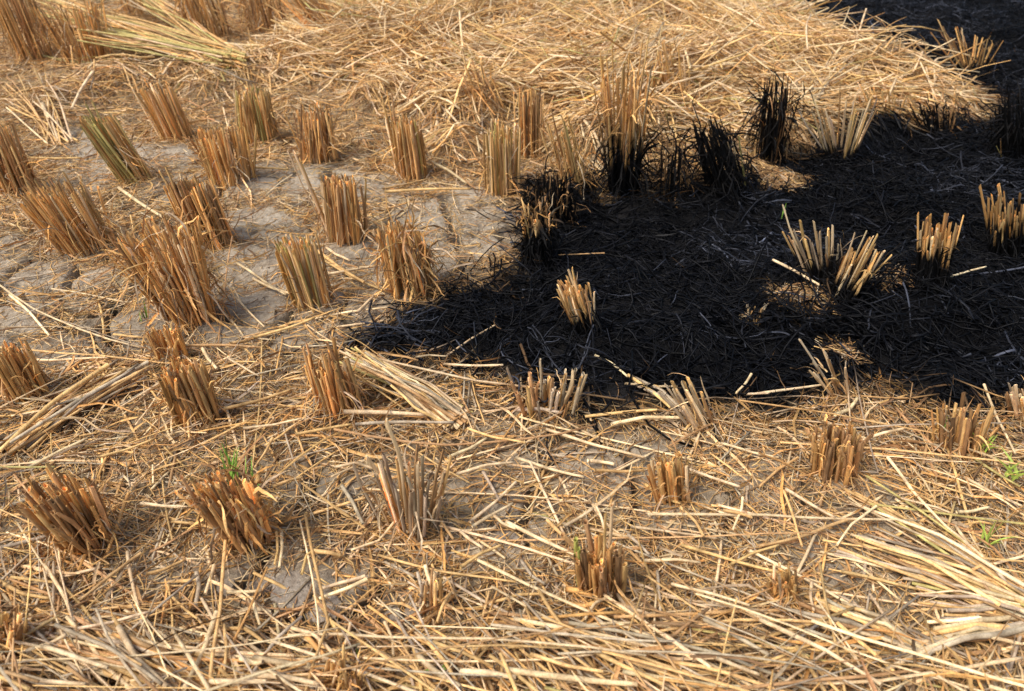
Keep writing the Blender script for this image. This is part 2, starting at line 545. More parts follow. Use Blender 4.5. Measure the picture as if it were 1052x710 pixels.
def toasted(P, tint):
    """straw that lies across the edge of the fire is charred where the fire reached"""
    b = burn_amount(P[..., 0], P[..., 1], 0.03)[..., None]
    t = tint[:, None, :] * (1 - b) + np.array(PAL['char']) * b
    w = burn_amount(P[..., 0], P[..., 1], 0.10)[..., None]
    mid = np.clip(4 * w * (1 - w), 0, 1) * RS.rand(len(P), 1, 1)
    return t * (1 - mid * np.array([.45, .55, .65]))

def straw_tints(x, y, n):
    sw = swath_amount(x, y)
    a = pick(['gold', 'pale', 'brown', 'grey', 'orange', 'dark'], [3.4, 3.0, 2.2, 2.2, 1.6, .8], n)
    b = pick(['gold', 'pale', 'brown', 'orange', 'olive'], [5.0, 5.2, .9, .8, .3], n)
    return np.where((RS.rand(n) < sw)[:, None], b, a)

parts = []
# straw culms
def d1(x, y):
    return (0.22 + 0.40 * swath_amount(x, y)) * (1 - 0.95 * burn_amount(x, y)) * (1 - 0.94 * bare_amount(x, y)) * (y > 1.35) + \
           (y <= 1.35) * (1 - 0.97 * burn_amount(x, y)) * (1 - 0.75 * bare_amount(x, y)) * (0.50 + 0.5 * smooth(-0.05, 0.1, FRONT.sd(x, y)))
x, y = scatter(int(AREA * 3700), d1)
n = len(x)
sw = swath_amount(x, y); fr = smooth(-0.05, 0.1, FRONT.sd(x, y))
L = np.clip(RS.lognormal(math.log(0.085), 0.5, n), 0.03, 0.30) * (1 + 2.1 * np.maximum(sw, 0.6 * fr))
L = np.minimum(L, 0.2 + 0.3 * smooth(-.05, .35, np.maximum(SWATH.sd(x, y), FRONT.sd(x, y))))
P = strands(x, y, field_az(x, y, n), L, 5, RS.normal(0, 0.03, n) + RS.normal(0, 0.03, n) * sw, 0.015, 0.10, RS.normal(0, 0.05, n) + RS.normal(0, 0.28, n) * np.maximum(sw, 0.22), 0.02)
R = ((0.0006 + 0.0017 * RS.rand(n) ** 1.7) * (1 + 0.95 * sw))[:, None] * np.array([0.95, 1, 1, 1, 0.9])[None, :]
P = settle(P, R, RS.rand(n) ** 1.3 * thick(x, y) + R[:, 0])
parts.append(tubes(P, R, toasted(P, straw_tints(x, y, n)), 6, RS.uniform(.4, 1, n)))
# long stems combed sideways along the front and the right
def dl(x, y):
    return np.maximum(smooth(-0.03, 0.08, FRONT.sd(x, y)), .18 * (y < 1.3)) * (1 - burn_amount(x, y, .08)) * (1 - .7 * bare_amount(x, y))
x, y = scatter(int(AREA * 520), dl)
n = len(x)
az = np.where(x < -0.08, RS.normal(-.35, .5, n), RS.normal(-.24, .2, n)) + .5 * (fbm(x * 3, y * 3, 220, 2) - .5)
P = strands(x, y, az, RS.uniform(.15, .5, n), 8, RS.normal(0, .035, n), .02, .12, RS.normal(0, .03, n), .012)
R = (0.0008 + 0.0017 * RS.rand(n) ** 1.3)[:, None] * np.linspace(1, .75, 8)[None, :]
P = settle(P, R, RS.rand(n) * (thick(x, y) + .012) + R[:, 0])
parts.append(tubes(P, R, toasted(P, pick(['pale', 'gold', 'grey', 'brown', 'olive'], [4, 3.4, 1.6, 1.2, .4], n)), 6, RS.uniform(.4, 1, n)))
# loose leaf blades
def d2(x, y):
    return (0.45 - 0.17 * swath_amount(x, y)) * (1 - 0.97 * burn_amount(x, y)) * (1 - 0.80 * bare_amount(x, y))
x, y = scatter(int(AREA * 2800), d2)
n = len(x)
L = np.clip(RS.lognormal(math.log(0.09), 0.5, n), 0.03, 0.30)
P = strands(x, y, field_az(x, y, n), L * (1 + 1.3 * swath_amount(x, y)), 6, RS.normal(0, 0.14, n) * (1 - .75 * swath_amount(x, y)), 0.14 * (1 - .7 * swath_amount(x, y))[:, None], 0.2, RS.normal(0, 0.12, n) + RS.normal(0, .3, n) * swath_amount(x, y), 0.09)
W = RS.uniform(0.0008, 0.0024, n)[:, None] * np.array([0.7, 1, 1, 0.95, 0.7, 0.25])[None, :]
P = settle(P, W, RS.rand(n) * thick(x, y) * 1.1 + 0.002, 0.8)
parts.append(ribbons(P, W, toasted(P, straw_tints(x, y, n) * np.array([.92, .86, .8])), RS.rand(n)[:, None] * 3 + np.cumsum(RS.normal(0, .4, (n, 6)), 1)))
tag(link('straw_litter', mesh_of('straw_litter', parts, M_STRAW)), 'loose golden rice straw strewn thickly over the field', 'straw', kind='stuff')

# fine chaff
def d3(x, y):
    return (1 - 0.97 * burn_amount(x, y)) * (0.32 + 0.68 * (1 - bare_amount(x, y))) * np.clip(1.5 / y, 0.25, 1) * (0.5 + fbm(x * 7, y * 7, 300, 2))
x, y = scatter(int(AREA * 15000), d3)
n = len(x)
L = np.clip(RS.lognormal(math.log(0.035), 0.55, n), 0.01, 0.14)
P = strands(x, y, RS.rand(n) * 6.28, L, 4, RS.normal(0, 0.22, n), 0.16, 0.2, RS.normal(0, 0.14, n), 0.10)
R = np.repeat(RS.uniform(0.0004, 0.0010, n)[:, None], 4, 1)
P = settle(P, R, RS.rand(n) * 0.010 + 0.001, 0.8)
ct = pick(['gold', 'brown', 'orange', 'pale', 'dark', 'grey'], [3.0, 2.3, .9, 1.7, 1.1, 1.5], n)
tag(link('chaff', mesh_of('chaff', [tubes(P, R, toasted(P, ct), 3)], M_LEAF)), 'fine brown chaff and leaf shreds covering the soil', 'chaff', kind='stuff')

# charred straw
def d4(x, y):
    return np.maximum(burn_amount(x, y, 0.05), .16 * burn_amount(x, y, .16)) * (0.35 + 0.9 * fbm(x * 5, y * 5, 400, 3)) * np.clip(2.4 / y, 0.35, 1)
x, y = scatter(int(AREA * 8500), d4)
n = len(x)
L = np.clip(RS.lognormal(math.log(0.085), 0.45, n), 0.02, 0.24)
P = strands(x, y, RS.rand(n) * 6.28, L, 7, RS.normal(0, 0.16, n), 0.24, 0.2, RS.normal(0, 0.18, n), 0.13)
R = np.repeat((0.0005 + 0.0021 * RS.rand(n) ** 2)[:, None], 7, 1)
ht = 0.006 + 0.034 * smooth(0.35, 0.75, fbm(x * 4, y * 4, 410, 2))
P = settle(P, R, RS.rand(n) * ht + 0.001, 0.8)
ct = np.array([.0046, .0048, .0060])[None, :] * np.exp(RS.normal(0, 0.45, (n, 1)))
ash = RS.rand(n) < 0.04 + 0.42 * smooth(.50, .64, fbm(x * 3.2, y * 3.2, 420, 3))
ct[ash] = np.array([.030, .033, .043]) * np.exp(RS.normal(0, 0.6, (ash.sum(), 1)))
br = RS.rand(n) < 0.002 + 0.08 * (burn_amount(x, y, 0.12) < .75)
ct[br] = np.array([.10, .06, .03]) * np.exp(RS.normal(0, 0.4, (br.sum(), 1)))
tag(link('charred_straw', mesh_of('charred_straw', [tubes(P, R, ct, 3)], M_CHAR)), 'burnt black straw and ash matted over the scorched patch', 'charred straw', kind='stuff')

# straw left unburnt in small nests inside the black patch
xs, ys = [], []
for cx, cy, r in NESTW:
    k = int(420 * (r / 0.07) ** 2)
    a, q = RS.rand(k) * 6.28, np.sqrt(RS.rand(k)) * r * 0.95
    xs.append(cx + q * np.cos(a)); ys.append(cy + q * np.sin(a))
x, y = np.concatenate(xs), np.concatenate(ys); n = len(x)
P = strands(x, y, RS.rand(n) * 6.28, RS.uniform(0.03, 0.09, n), 5, RS.normal(0, 0.3, n), 0.15, 0.2, RS.normal(0, 0.1, n), 0.08)
R = np.repeat(RS.uniform(0.0006, 0.0013, n)[:, None], 5, 1)
P = settle(P, R, RS.rand(n) * 0.012 + 0.001, 0.8)
tag(link('unburnt_straw', mesh_of('unburnt_straw', [tubes(P, R, pick(['gold', 'brown', 'grey', 'dark'], [1.2, 3, 1.5, 3], n), 4)], M_LEAF)),
    'matted straw left unburnt in small patches inside the black area', 'straw', kind='stuff')

# ------------------------------------------------------------------ stubble clumps
def stalk_mesh(i):
    """unit stalk: along z 0..1, radius about 1, hollow cut top, sometimes a peeling sheath"""
    r = np.random.RandomState(500 + i)
    M, K = 7, 9
    z = np.linspace(0, 1, K)
    bend = r.normal(0, 0.7) * z ** 2 + r.normal(0, 0.45) * np.sin(z * 3.1)
    bend2 = r.normal(0, 0.6) * z ** 2
    if i % 9 == 3:                                   # snapped near the top
        bend = bend + np.where(z > 0.7, (z - 0.7) * r.uniform(8, 16), 0)
    rad = 1.05 - 0.22 * z + r.normal(0, 0.05, K)
    node = r.randint(3, 7)
    rad[node] *= 1.12
    a = np.linspace(0, 2 * np.pi, M, endpoint=False)
    V, T, AL = [], [], []
    squash = r.uniform(0.65, 1.0)
    def ring(cx, cy, rr, zz, t, al):
        for q in a:
            V.append((cx + rr * math.cos(q), cy + rr * squash * math.sin(q), zz + (0.02 * math.cos(q + i) if al > 0.98 else 0)))
            T.append((t, t, t)); AL.append(al)
    for k in range(K):
        t = 1.0
        if k == node: t *= 0.72
        ring(bend[k], bend2[k], rad[k], z[k], t, z[k])
    ring(bend[-1], bend2[-1], rad[-1] * .99, 1.0, 1.4, 1.0)
    ring(bend[-1], bend2[-1], rad[-1] * 0.60, 1.002, 1.5, 1.0)
    ring(bend[-1], bend2[-1], rad[-1] * 0.55, 0.93, 0.75, 0.97)  # inside of the hollow: shade put into the tint as a darker ring
    n = K + 3
    Q = [(k * M + j, k * M + (j + 1) % M, (k + 1) * M + (j + 1) % M, (k + 1) * M + j) for k in range(n - 1) for j in range(M)]
    caps = [[(n - 1) * M + j for j in range(M)]]
    if i % 2 == 0:                                   # sheath peeling off one side
        o = len(V)
        K2, M2 = 6, 5
        q0 = r.uniform(0, 6.28)
        top = r.uniform(0.35, 0.92)
        zz = np.linspace(0.05, top, K2)
        for k in range(K2):
            f = k / (K2 - 1)
            rr = 1.2 + 1.8 * max(0, f - 0.55) ** 1.5 * r.uniform(0.6, 1.4)
            sp = 1.25 * (1 - 0.75 * f ** 3)
            bx = np.interp(zz[k], z, bend); by = np.interp(zz[k], z, bend2)
            for j in range(M2):
                q = q0 + sp * (j / (M2 - 1) * 2 - 1)
                V.append((bx + rr * math.cos(q), by + rr * math.sin(q), zz[k])); T.append((.92, .82, .72)); AL.append(zz[k])
        Q += [(o + k * M2 + j, o + k * M2 + j + 1, o + (k + 1) * M2 + j + 1, o + (k + 1) * M2 + j) for k in range(K2 - 1) for j in range(M2 - 1)]
    return np_mesh('stalk', np.array(V), Q, caps, None, M_STALK, np.array(T), np.array(AL))
STALKS = [stalk_mesh(i) for i in range(36)]

SLOT = []      # (nickname, x, y) of clumps, used to describe the straws around them
N_STALK = 0

def add_stalk(parent, a, b, radius, tint, burn=0.0, name='stalk', z_roll=None):
    """one stalk from a to b, both in the parent's coordinates"""
    global N_STALK
    N_STALK += 1
    d = Vector(b) - Vector(a)
    o = bpy.data.objects.new(name, STALKS[RS.randint(len(STALKS))])
    COL.objects.link(o)
    o.parent = parent
    o.location = a
    q = d.to_track_quat('Z', 'Y') @ Quaternion((0, 0, 1), RS.rand() * 6.28)
    o.rotation_mode = 'QUATERNION'
    o.rotation_quaternion = q
    o.scale = (radius, radius, d.length)
    o.color = (*tint, 1.0 - burn)
    return o

def solve_top(bx, by, bz, tx, ty, lean_y=0.0):
    """place whose picture is tx,ty, raised from the foot by a lean of lean_y metres per metre in depth"""
    h, dx = 0.10, 0.0
    for _ in range(25):
        X, Y = to_px(bx + dx, by + lean_y * h, bz + h)
        s = float(px_per_m(bx + dx, by + lean_y * h, bz + h))
        dx += (tx - X) / s
        h += (Y - ty) / s * 0.95
        h = max(h, 0.01)
    return bx + dx, by + lean_y * h, bz + h

MIX = {
    'leaf': (['gold', 'brown', 'grey', 'orange'], [3, 3, 1.6, 1]),
    'o': (['orange', 'gold', 'brown', 'pale'], [5, 3.6, 2.2, 1.2]),
    'g': (['gold', 'orange', 'pale', 'olive', 'brown'], [4, 3, 1.4, 1.6, 1]),
    'b': (['brown', 'orange', 'gold', 'dark'], [4, 3, 2, 1]),
    'p': (['pale', 'gold', 'grey', 'brown'], [4, 2.5, 2.5, 1]),
    'y': (['grey', 'pale', 'brown', 'gold'], [4, 2.5, 1.6, 1.5]),
    'k': (['char'], [1]),
    'kb': (['char', 'brown', 'dark'], [8, .8, 1.2]),
    'gr': (['olive', 'gold', 'orange', 'green'], [3, 3, 2, 0]),
}

def leaf_mass(root, base, top, rb, rt, n, mixk, burn, spread=1.0, tall=False):
    """withered leaf shreds hugging the clump"""
    base = np.array(base); axis = np.array(top) - base
    H = np.linalg.norm(axis)
    K = 7
    th = RS.rand(n) * 6.28
    t0 = RS.rand(n) * (0.97 if tall else 0.62)
    rr = (rb + (rt - rb) * t0) * RS.uniform(0.75, 1.12, n)
    P0 = base + axis * t0[:, None] + np.stack([np.cos(th) * rr, np.sin(th) * rr * 0.85, 0 * th], 1)
    out = np.stack([np.cos(th), np.sin(th), 0 * th], 1)
    dirn = axis / H * RS.choice([0.8, -0.7], n, p=[.4, .6])[:, None] + out * RS.uniform(0.02, 0.9, n)[:, None] * spread + RS.normal(0, 0.25, (n, 3))
    L = RS.uniform(0.2, 0.62, n) * H
    s = (L / (K - 1))[:, None]
    P = [P0]
    d = dirn / np.linalg.norm(dirn, axis=1, keepdims=True)
    for k in range(K - 1):
        P.append(P[-1] + d * s)
        d = d + RS.normal(0, 0.22, (n, 3)) + np.array([0, 0, -0.16])
        d /= np.linalg.norm(d, axis=1, keepdims=True)
    P = np.stack(P, 1)
    # keep above the soil around the clump
    w = root.location
    gz = ground_h(P[..., 0] + w.x, P[..., 1] + w.y) - w.z
    P[..., 2] = np.maximum(P[..., 2], gz + 0.002)
    W = RS.uniform(0.0003, 0.0015, n)[:, None] * np.array([1, 1, 1, .9, .8, .5, .2])[None, :]
    if tall: W = W * 1.7
    c = pick(*(mixk), n, 0.25) * np.array([.98, .92, .85])
    ct = np.repeat(c[:, None, :], K, 1)
    if burn > 0:
        f = smooth(burn + 0.28, burn + 0.02, (P @ (axis / H) - base @ (axis / H)) / H)[..., None]
        ct = ct * (1 - f) + np.array(PAL['char']) * f
    me = mesh_of('leaf_sheath', [ribbons(P, W, ct, RS.rand(n)[:, None] * 3 + np.cumsum(RS.normal(0, .3, (n, K)), 1))], M_LEAF)
    o = link('leaf_sheath', me, root)
    o['kind'] = 'stuff'
    return o

def clump(base, top, wt, wb, n, mix, label, nick, burn=0.0, flare=0.0, jit=0.05, leaves=60, lean=-0.14, r=(0.0026, 0.0046), depth=0.85,
          extra=(), loose=.16, group='rice stubble clumps'):
    """a stubble clump whose foot is seen at base and whose cut top is centred at top; widths in photo pixels"""
    n = int(min(96, n * 1.9)) if n > 28 else int(n * 1.2)
    r = (r[0] * 0.62, r[1] * 0.76); jit = jit * .85; wt = wt * .92
    if mix in ('k', 'kb'):
        r = (r[0] * .72, r[1] * .72); flare = max(flare, .2); jit = min(max(jit, .08), .12)
    leaves = int(leaves * (2.6 if mix in ('k', 'kb') or burn > .35 else 1.45))
    gx, gy, gz = on_ground(base[0], base[1] - 0.18 * wb)
    s = float(px_per_m(gx, gy, gz))
    rb, rt = wb / 2 / s, wt / 2 / s
    root = empty('stubble_clump', (gx, gy, gz))
    tag(root, label, 'stubble', group)
    SLOT.append((nick, gx, gy))
    X, Y, Z = solve_top(gx, gy, gz, top[0], top[1], lean)
    tp = np.array([X - gx, Y - gy, Z - gz])
    H = np.linalg.norm(tp)
    cols = pick(*MIX[mix], n, 0.30)
    nb = RS.randint(2, 5); ph = RS.rand() * 6.28
    bo = RS.normal(0, loose, (nb, 2)) * rt; bl = 1 + RS.normal(0, .03, nb)
    for i in range(n):
        q = math.sqrt((i + 0.5) / n); a = i * 2.39996 + RS.normal(0, 0.25)
        u, v = q * math.cos(a), q * math.sin(a) * depth
        u += RS.normal(0, 0.07); v += RS.normal(0, 0.07)
        bpt = np.array([u * rb, v * rb, -0.012])
        l = 1 + RS.normal(0, jit)
        k = RS.rand()
        if k < 0.08: l *= RS.uniform(0.6, 0.88)
        kb = int(((math.atan2(v, u) + ph) / 6.2832 % 1) * nb) % nb
        l *= bl[kb]
        off = np.array([bo[kb][0], bo[kb][1] * .7, 0]) + np.array([u * rt, v * rt, 0]) * (1 + flare * RS.rand()) + RS.normal(0, 0.05, 3) * rt
        if k > 0.96: off = off * RS.uniform(1.2, 1.6)
        tpt = bpt + (tp + off - np.array([u * rb, v * rb, 0])) * l + np.array([0, 0, -abs(flare) * 0.3 * q * H * RS.rand()])
        bn = burn
        if burn > 0:
            bn = float(np.clip(burn + RS.normal(0, 0.10), 0.02, 0.98))
        rad = RS.uniform(*r)
        add_stalk(root, bpt, tpt, rad, cols[i], bn)
    for (ex0, ey0, ex1, ey1, col) in extra:        # single stalks the photo shows apart, as picture offsets from foot and top
        bpt = np.array([ex0 / s, RS.uniform(-.5, .2) * rb, 0.0]); X2, Y2, Z2 = solve_top(gx + bpt[0], gy + bpt[1], gz, ex1, ey1, lean)
        add_stalk(root, bpt, (X2 - gx, Y2 - gy, Z2 - gz), RS.uniform(*r) * 0.9, pick([col], [1], 1)[0], burn * 0.85)
    if leaves:
        leaf_mass(root, (0, 0, 0), tp, rb * 1.0, rt * 1.0, leaves, MIX['leaf'] if mix not in ('k', 'kb', 'y', 'p') else MIX[mix], burn if mix not in ('k',) else 0,
                  spread=1.5 if mix in ('k', 'kb') else 1.0, tall=leaves > 190 or mix in ('k', 'kb'))
    return root

CL = clump
# far row along the upper edge
CL((36, 66), (4, -16), 44, 36, 42, 'b', 'tall dark brown stubble clump leaning left in the top left corner of the field', 'tall corner clump', leaves=120)
CL((92, 72), (70, 5), 60, 44, 34, 'b', 'shaggy brown clump almost hidden under the fallen golden sheaf at the upper left', 'shaggy clump under the sheaf', leaves=160)
CL((218, 46), (198, -22), 52, 40, 34, 'b', 'tall leafy brown clump cut by the top edge, beyond the foot of the fallen sheaf', 'tall clump beyond the sheaf', leaves=190, jit=.15)
CL((276, 40), (268, -20), 46, 42, 30, 'b', 'tall shaggy clump with hanging leaves between two other tall clumps at the top edge', 'middle tall clump', leaves=190, jit=.15)
CL((346, 46), (305, -20), 44, 24, 30, 'o', 'tall brown clump leaning far left at the upper edge of the pale straw swath', 'far leaning tall clump', leaves=90)
CL((150, 20), (140, -30), 60, 40, 26, 'b', 'brown clump at the top edge directly behind the long fallen golden sheaf', 'clump behind the sheaf', leaves=120)
# second rows on the left
CL((140, 190), (99, 118), 34, 38, 34, 'gr', 'narrow clump leaning left with green-tinged stalks, behind the big blunt clump', 'green-tinged clump', leaves=70,
   extra=((-10, 0, 88, 108, 'olive'), (-8, 0, 94, 104, 'olive')))
CL((184, 148), (160, 88), 38, 32, 30, 'o', 'small orange-brown clump leaning left below the foot of the fallen sheaf', 'small clump below the sheaf')
CL((266, 151), (256, 90), 44, 42, 40, 'g', 'upright brush-like clump with yellowish stalks on the left, near the straw swath', 'upright brush clump')
CL((238, 194), (221, 130), 46, 44, 42, 'o', 'dense rounded clump below the upright brush clump, leaning slightly left', 'dense rounded clump', leaves=110)
CL((22, 204), (-8, 132), 42, 36, 36, 'b', 'brown clump leaning left, cut off by the left edge above the big blunt clump', 'clump at the left edge')
CL((92, 264), (50, 188), 72, 50, 62, 'o', 'big blunt clump with a broad flat-cut top leaning left at the left of the mud', 'big blunt clump', leaves=120, jit=.05)
CL((220, 257), (194, 186), 48, 44, 44, 'b', 'dark-footed leaning clump standing directly behind the widest clump on bare mud', 'dark-footed clump', leaves=100, extra=((-12, 0, 164, 176, 'gold'), (-14, 0, 170, 172, 'gold')))
CL((200, 334), (160, 240), 72, 50, 64, 'o', 'largest clump on the cracked mud, thick stalks leaning left with a shaggy left side', 'largest clump on the mud', leaves=170, r=(.0028, .005),
   extra=((-26, 0, 124, 236, 'pale'), (-24, 0, 132, 240, 'gold'), (-28, 0, 128, 246, 'gold')))
CL((330, 172), (323, 116), 40, 40, 36, 'b', 'loose spiky clump between the brush clump and the leaning double bunch', 'loose spiky clump', leaves=90, jit=.18)
CL((356, 254), (346, 180), 44, 42, 42, 'o', 'upright clump on bare mud with a few pale stalks falling away to its left', 'clump with pale stalks at left', leaves=70,
   extra=((-14, 0, 296, 160, 'pale'), (-14, 0, 302, 156, 'pale'), (-10, 0, 304, 166, 'pale'), (-14, 0, 308, 164, 'gold')))
CL((424, 187), (416, 120), 32, 32, 36, 'g', 'slim upright clump with yellow right side behind the cracked mud plates', 'slim upright clump', leaves=60,
   extra=((-14, 0, 392, 100, 'gold'), (-14, 0, 398, 94, 'orange'), (-12, 0, 386, 118, 'gold'), (-10, 0, 394, 108, 'orange'), (-12, 0, 402, 96, 'brown'), (-12, 0, 372, 122, 'gold')))
CL((515, 203), (512, 130), 34, 32, 34, 'g', 'slim clump of straight stalks, left one of the close pair beside the burnt edge', 'left clump of the close pair', leaves=60)
CL((546, 165), (545, 92), 30, 28, 28, 'b', 'slim brown clump, right and farther one of the close pair near the burnt edge', 'right clump of the close pair', leaves=70)
CL((324, 320), (304, 246), 44, 38, 44, 'g', 'golden clump with a notched top in the middle of the bare mud', 'golden notched clump', leaves=60)
CL((424, 308), (408, 230), 46, 50, 46, 'o', 'squat fuzzy orange clump on the mud just left of the burnt patch', 'squat fuzzy clump', leaves=150)
# tufts poking out of the swath
CL((692, 112), (684, 56), 44, 36, 24, 'o', 'orange tuft of stubble half drowned in pale straw beyond the black leaning clump', 'orange drowned tuft', leaves=60, flare=.3, jit=.2)
CL((500, 112), (486, 70), 40, 36, 22, 'b', 'brown tuft poking from straw heaps beyond the close pair of slim clumps', 'brown tuft beyond the pair', leaves=90, flare=.3, jit=.2)
CL((592, 172), (574, 120), 30, 30, 18, 'g', 'loose straw-coloured tuft between the close pair and the tall half-charred clump', 'loose tuft by the burn edge', leaves=50, flare=.3, jit=.2)
CL((775, 14), (784, -22), 46, 30, 18, 'p', 'pale splayed tuft at the top edge where swath and far burn meet', 'pale tuft at the top edge', leaves=30, flare=.4, jit=.2)
CL((908, 122), (902, 90), 40, 30, 16, 'o', 'low orange tuft in the swath between the flared pale clump and the low charred clump', 'low orange tuft', leaves=40, flare=.3, jit=.2)
CL((412, 92), (402, 62), 34, 30, 16, 'b', 'short brown tuft deep in straw beyond the slim upright clump', 'short brown tuft', leaves=60, flare=.3, jit=.2)
# clumps along and inside the burn
CL((640, 204), (645, 84), 50, 28, 30, 'o', 'tall clump with golden upper stalks and a charred black lower half', 'half-charred tall clump', burn=.5, jit=.2, flare=.35, leaves=130)
CL((690, 206), (692, 150), 26, 30, 22, 'kb', 'short charred clump between the half-charred tall clump and the black leaning clump', 'short charred clump', jit=.2, leaves=60)
CL((748, 202), (730, 130), 42, 44, 40, 'k', 'black charred clump leaning left with a few pale stalks showing at its right', 'black leaning clump', jit=.13, leaves=90,
   extra=((10, 0, 748, 146, 'pale'), (14, 0, 752, 142, 'pale'), (16, 0, 758, 140, 'olive')))
CL((796, 152), (801, 92), 34, 32, 36, 'kb', 'black charred clump with pale loose straw behind it at the edge of the swath', 'black clump at the swath edge', jit=.12, leaves=90)
CL((568, 236), (566, 184), 48, 40, 38, 'kb', 'bushy black clump at the left end of the burnt patch', 'bushy black clump', jit=.2, leaves=110, flare=.4)
CL((555, 273), (551, 218), 30, 28, 26, 'b', 'charred clump with orange stalk tips in front of the bushy black clump', 'orange-tipped charred clump', burn=.80, jit=.10, leaves=110)
CL((606, 344), (588, 292), 32, 24, 30, 'o', 'small frayed orange clump standing alone in the black burnt patch', 'lone frayed orange clump', burn=.52, jit=.16, leaves=40,
   extra=((0, 0, 584, 278, 'pale'), (4, 0, 611, 300, 'pale'), (-4, 0, 588, 276, 'gold')))
CL((866, 164), (868, 104), 48, 26, 26, 'p', 'flared clump of pale straws with charred feet at the lower edge of the swath', 'flared pale clump at the swath', burn=.3, jit=.18, flare=.5, leaves=30)
CL((957, 84), (932, 42), 26, 20, 14, 'p', 'small bunch of pale stalks leaning left where the swath meets the far burn', 'pale leaning bunch at the swath', jit=.22, leaves=20, flare=.4)
CL((998, 74), (997, 30), 48, 26, 18, 'o', 'orange clump with splayed stalks standing in the far burnt corner', 'orange splayed clump', jit=.22, leaves=40, flare=.6)
CL((966, 142), (968, 108), 42, 30, 22, 'kb', 'low charred clump with grey stalks at the right end of the swath', 'low charred clump by the swath', jit=.25, leaves=60, flare=.5)
CL((1046, 170), (1052, 104), 40, 40, 30, 'k', 'large black charred clump cut off by the right edge of the view', 'large black clump at the edge', jit=.15, leaves=80,
   extra=((-16, 0, 1028, 142, 'orange'), (-18, 0, 1024, 150, 'olive')))
CL((846, 294), (838, 232), 52, 26, 15, 'p', 'sparse fan of long pale stalks rising from charred ground, left of the slanting bunch', 'sparse pale fan', burn=.55, jit=.18, flare=.3, leaves=44, r=(.003, .0045),
   extra=((-12, 0, 800, 214, 'pale'), (-10, 0, 812, 236, 'gold')))
CL((862, 316), (892, 250), 38, 28, 20, 'o', 'bunch of orange stalks slanting right in the burnt patch', 'slanting orange bunch', burn=.58, jit=.18, leaves=44, r=(.003, .0045),
   extra=((4, 0, 916, 262, 'gold'), (-6, 0, 876, 240, 'pale')))
CL((956, 298), (966, 228), 32, 28, 30, 'o', 'golden-topped clump with a charred black foot toward the right of the burn', 'golden-topped charred clump', burn=.74, jit=.12, leaves=60,
   extra=((-14, 0, 942, 220, 'orange'), (14, 0, 990, 222, 'orange')))
CL((1036, 266), (1036, 206), 38, 32, 30, 'o', 'yellowish brown clump with charred foot near the right edge', 'yellowish charred clump', burn=.70, jit=.18, leaves=40)
CL((773, 334), (775, 312), 22, 20, 12, 'y', 'tiny grey stub of broken stalks in the middle of the burn', 'tiny grey stub', burn=.1, jit=.2, leaves=24)
CL((864, 404), (846, 366), 36, 18, 12, 'p', 'few pale stalks leaning left at the front edge of the burn', 'few pale leaning stalks', jit=.25, flare=.4, leaves=16)
# middle and front rows
CL((30, 414), (0, 352), 44, 40, 38, 'o', 'orange clump leaning left, cut off by the left edge below the cracked mud', 'orange clump at the left edge', leaves=70)
CL((178, 374), (164, 334), 32, 34, 24, 'o', 'upper small bunch leaning left, right behind the lower split clump', 'upper half of the split clump', leaves=50)
CL((206, 438), (184, 374), 46, 42, 44, 'o', 'lower split clump of thick brown stalks leaning left amid matted straw', 'lower split clump', leaves=70, r=(.0028, .005))
CL((350, 428), (334, 366), 52, 46, 36, 'o', 'ragged clump half buried under a bundle of bent straw at the front of the mud', 'ragged half-buried clump', leaves=110, jit=.18)
CL((562, 432), (562, 384), 84, 58, 24, 'y', 'broad fan of grey pale straight stubs at the front edge of the burn', 'broad fan of stubs', leaves=20, jit=.16, flare=.1, r=(.0034, .0052), depth=.5, loose=.05)
CL((724, 440), (702, 390), 36, 26, 15, 'p', 'thin bunch of pale stalks leaning left at the front edge of the black patch', 'thin pale leaning bunch', leaves=20, jit=.22, flare=.3, r=(.003, .0045))
CL((857, 492), (860, 440), 48, 46, 34, 'b', 'short compact brown clump in front of the burn on the right', 'compact brown clump', leaves=70, r=(.003, .005))
CL((984, 468), (990, 418), 54, 40, 28, 'b', 'splayed brown clump with green shoots at its foot near the right edge', 'splayed clump with green shoots', leaves=60, flare=.4, jit=.15, r=(.003, .005))
CL((1056, 430), (1046, 396), 32, 30, 16, 'p', 'pale stubs cut off by the right edge at the front of the burn', 'pale stubs at the right edge', leaves=20, jit=.2)
CL((96, 565), (56, 500), 72, 46, 40, 'b', 'wide brown clump leaning left in the straw at the lower left', 'wide lower left clump', leaves=120, r=(.003, .0052), jit=.12)
CL((260, 560), (226, 496), 68, 42, 48, 'b', 'dense brown clump with a bright green grass tuft on top', 'clump with the grass tuft', leaves=140, r=(.0028, .005), jit=.12)
CL((424, 548), (418, 468), 72, 46, 28, 'y', 'tall flared clump of grey stalks in the front middle with two short orange stubs', 'flared grey clump', leaves=30, flare=.35, jit=.16, r=(.003, .0048),
   extra=((-6, 0, 400, 510, 'orange'), (4, 0, 417, 496, 'orange'), (6, 0, 422, 498, 'orange'), (-30, 0, 360, 474, 'grey'), (-4, 0, 406, 430, 'pale')))
CL((693, 518), (694, 466), 36, 34, 26, 'o', 'small neat clump of short brown stalks in the front straw, right of centre', 'small neat clump', leaves=50, r=(.003, .005))
CL((618, 612), (616, 560), 48, 42, 32, 'b', 'stumpy broken clump with one green-tipped stub low in the front straw', 'stumpy broken clump', leaves=60, jit=.22, flare=.3, r=(.0035, .006),
   extra=((-22, 0, 591, 556, 'lime'), (-20, 0, 594, 562, 'lime'), (6, 0, 628, 520, 'pale'), (0, 0, 622, 526, 'gold')))
CL((808, 617), (806, 584), 28, 30, 16, 'o', 'tiny low orange stub clump in the front right straw', 'tiny orange stub', leaves=40, jit=.2, r=(.003, .005))
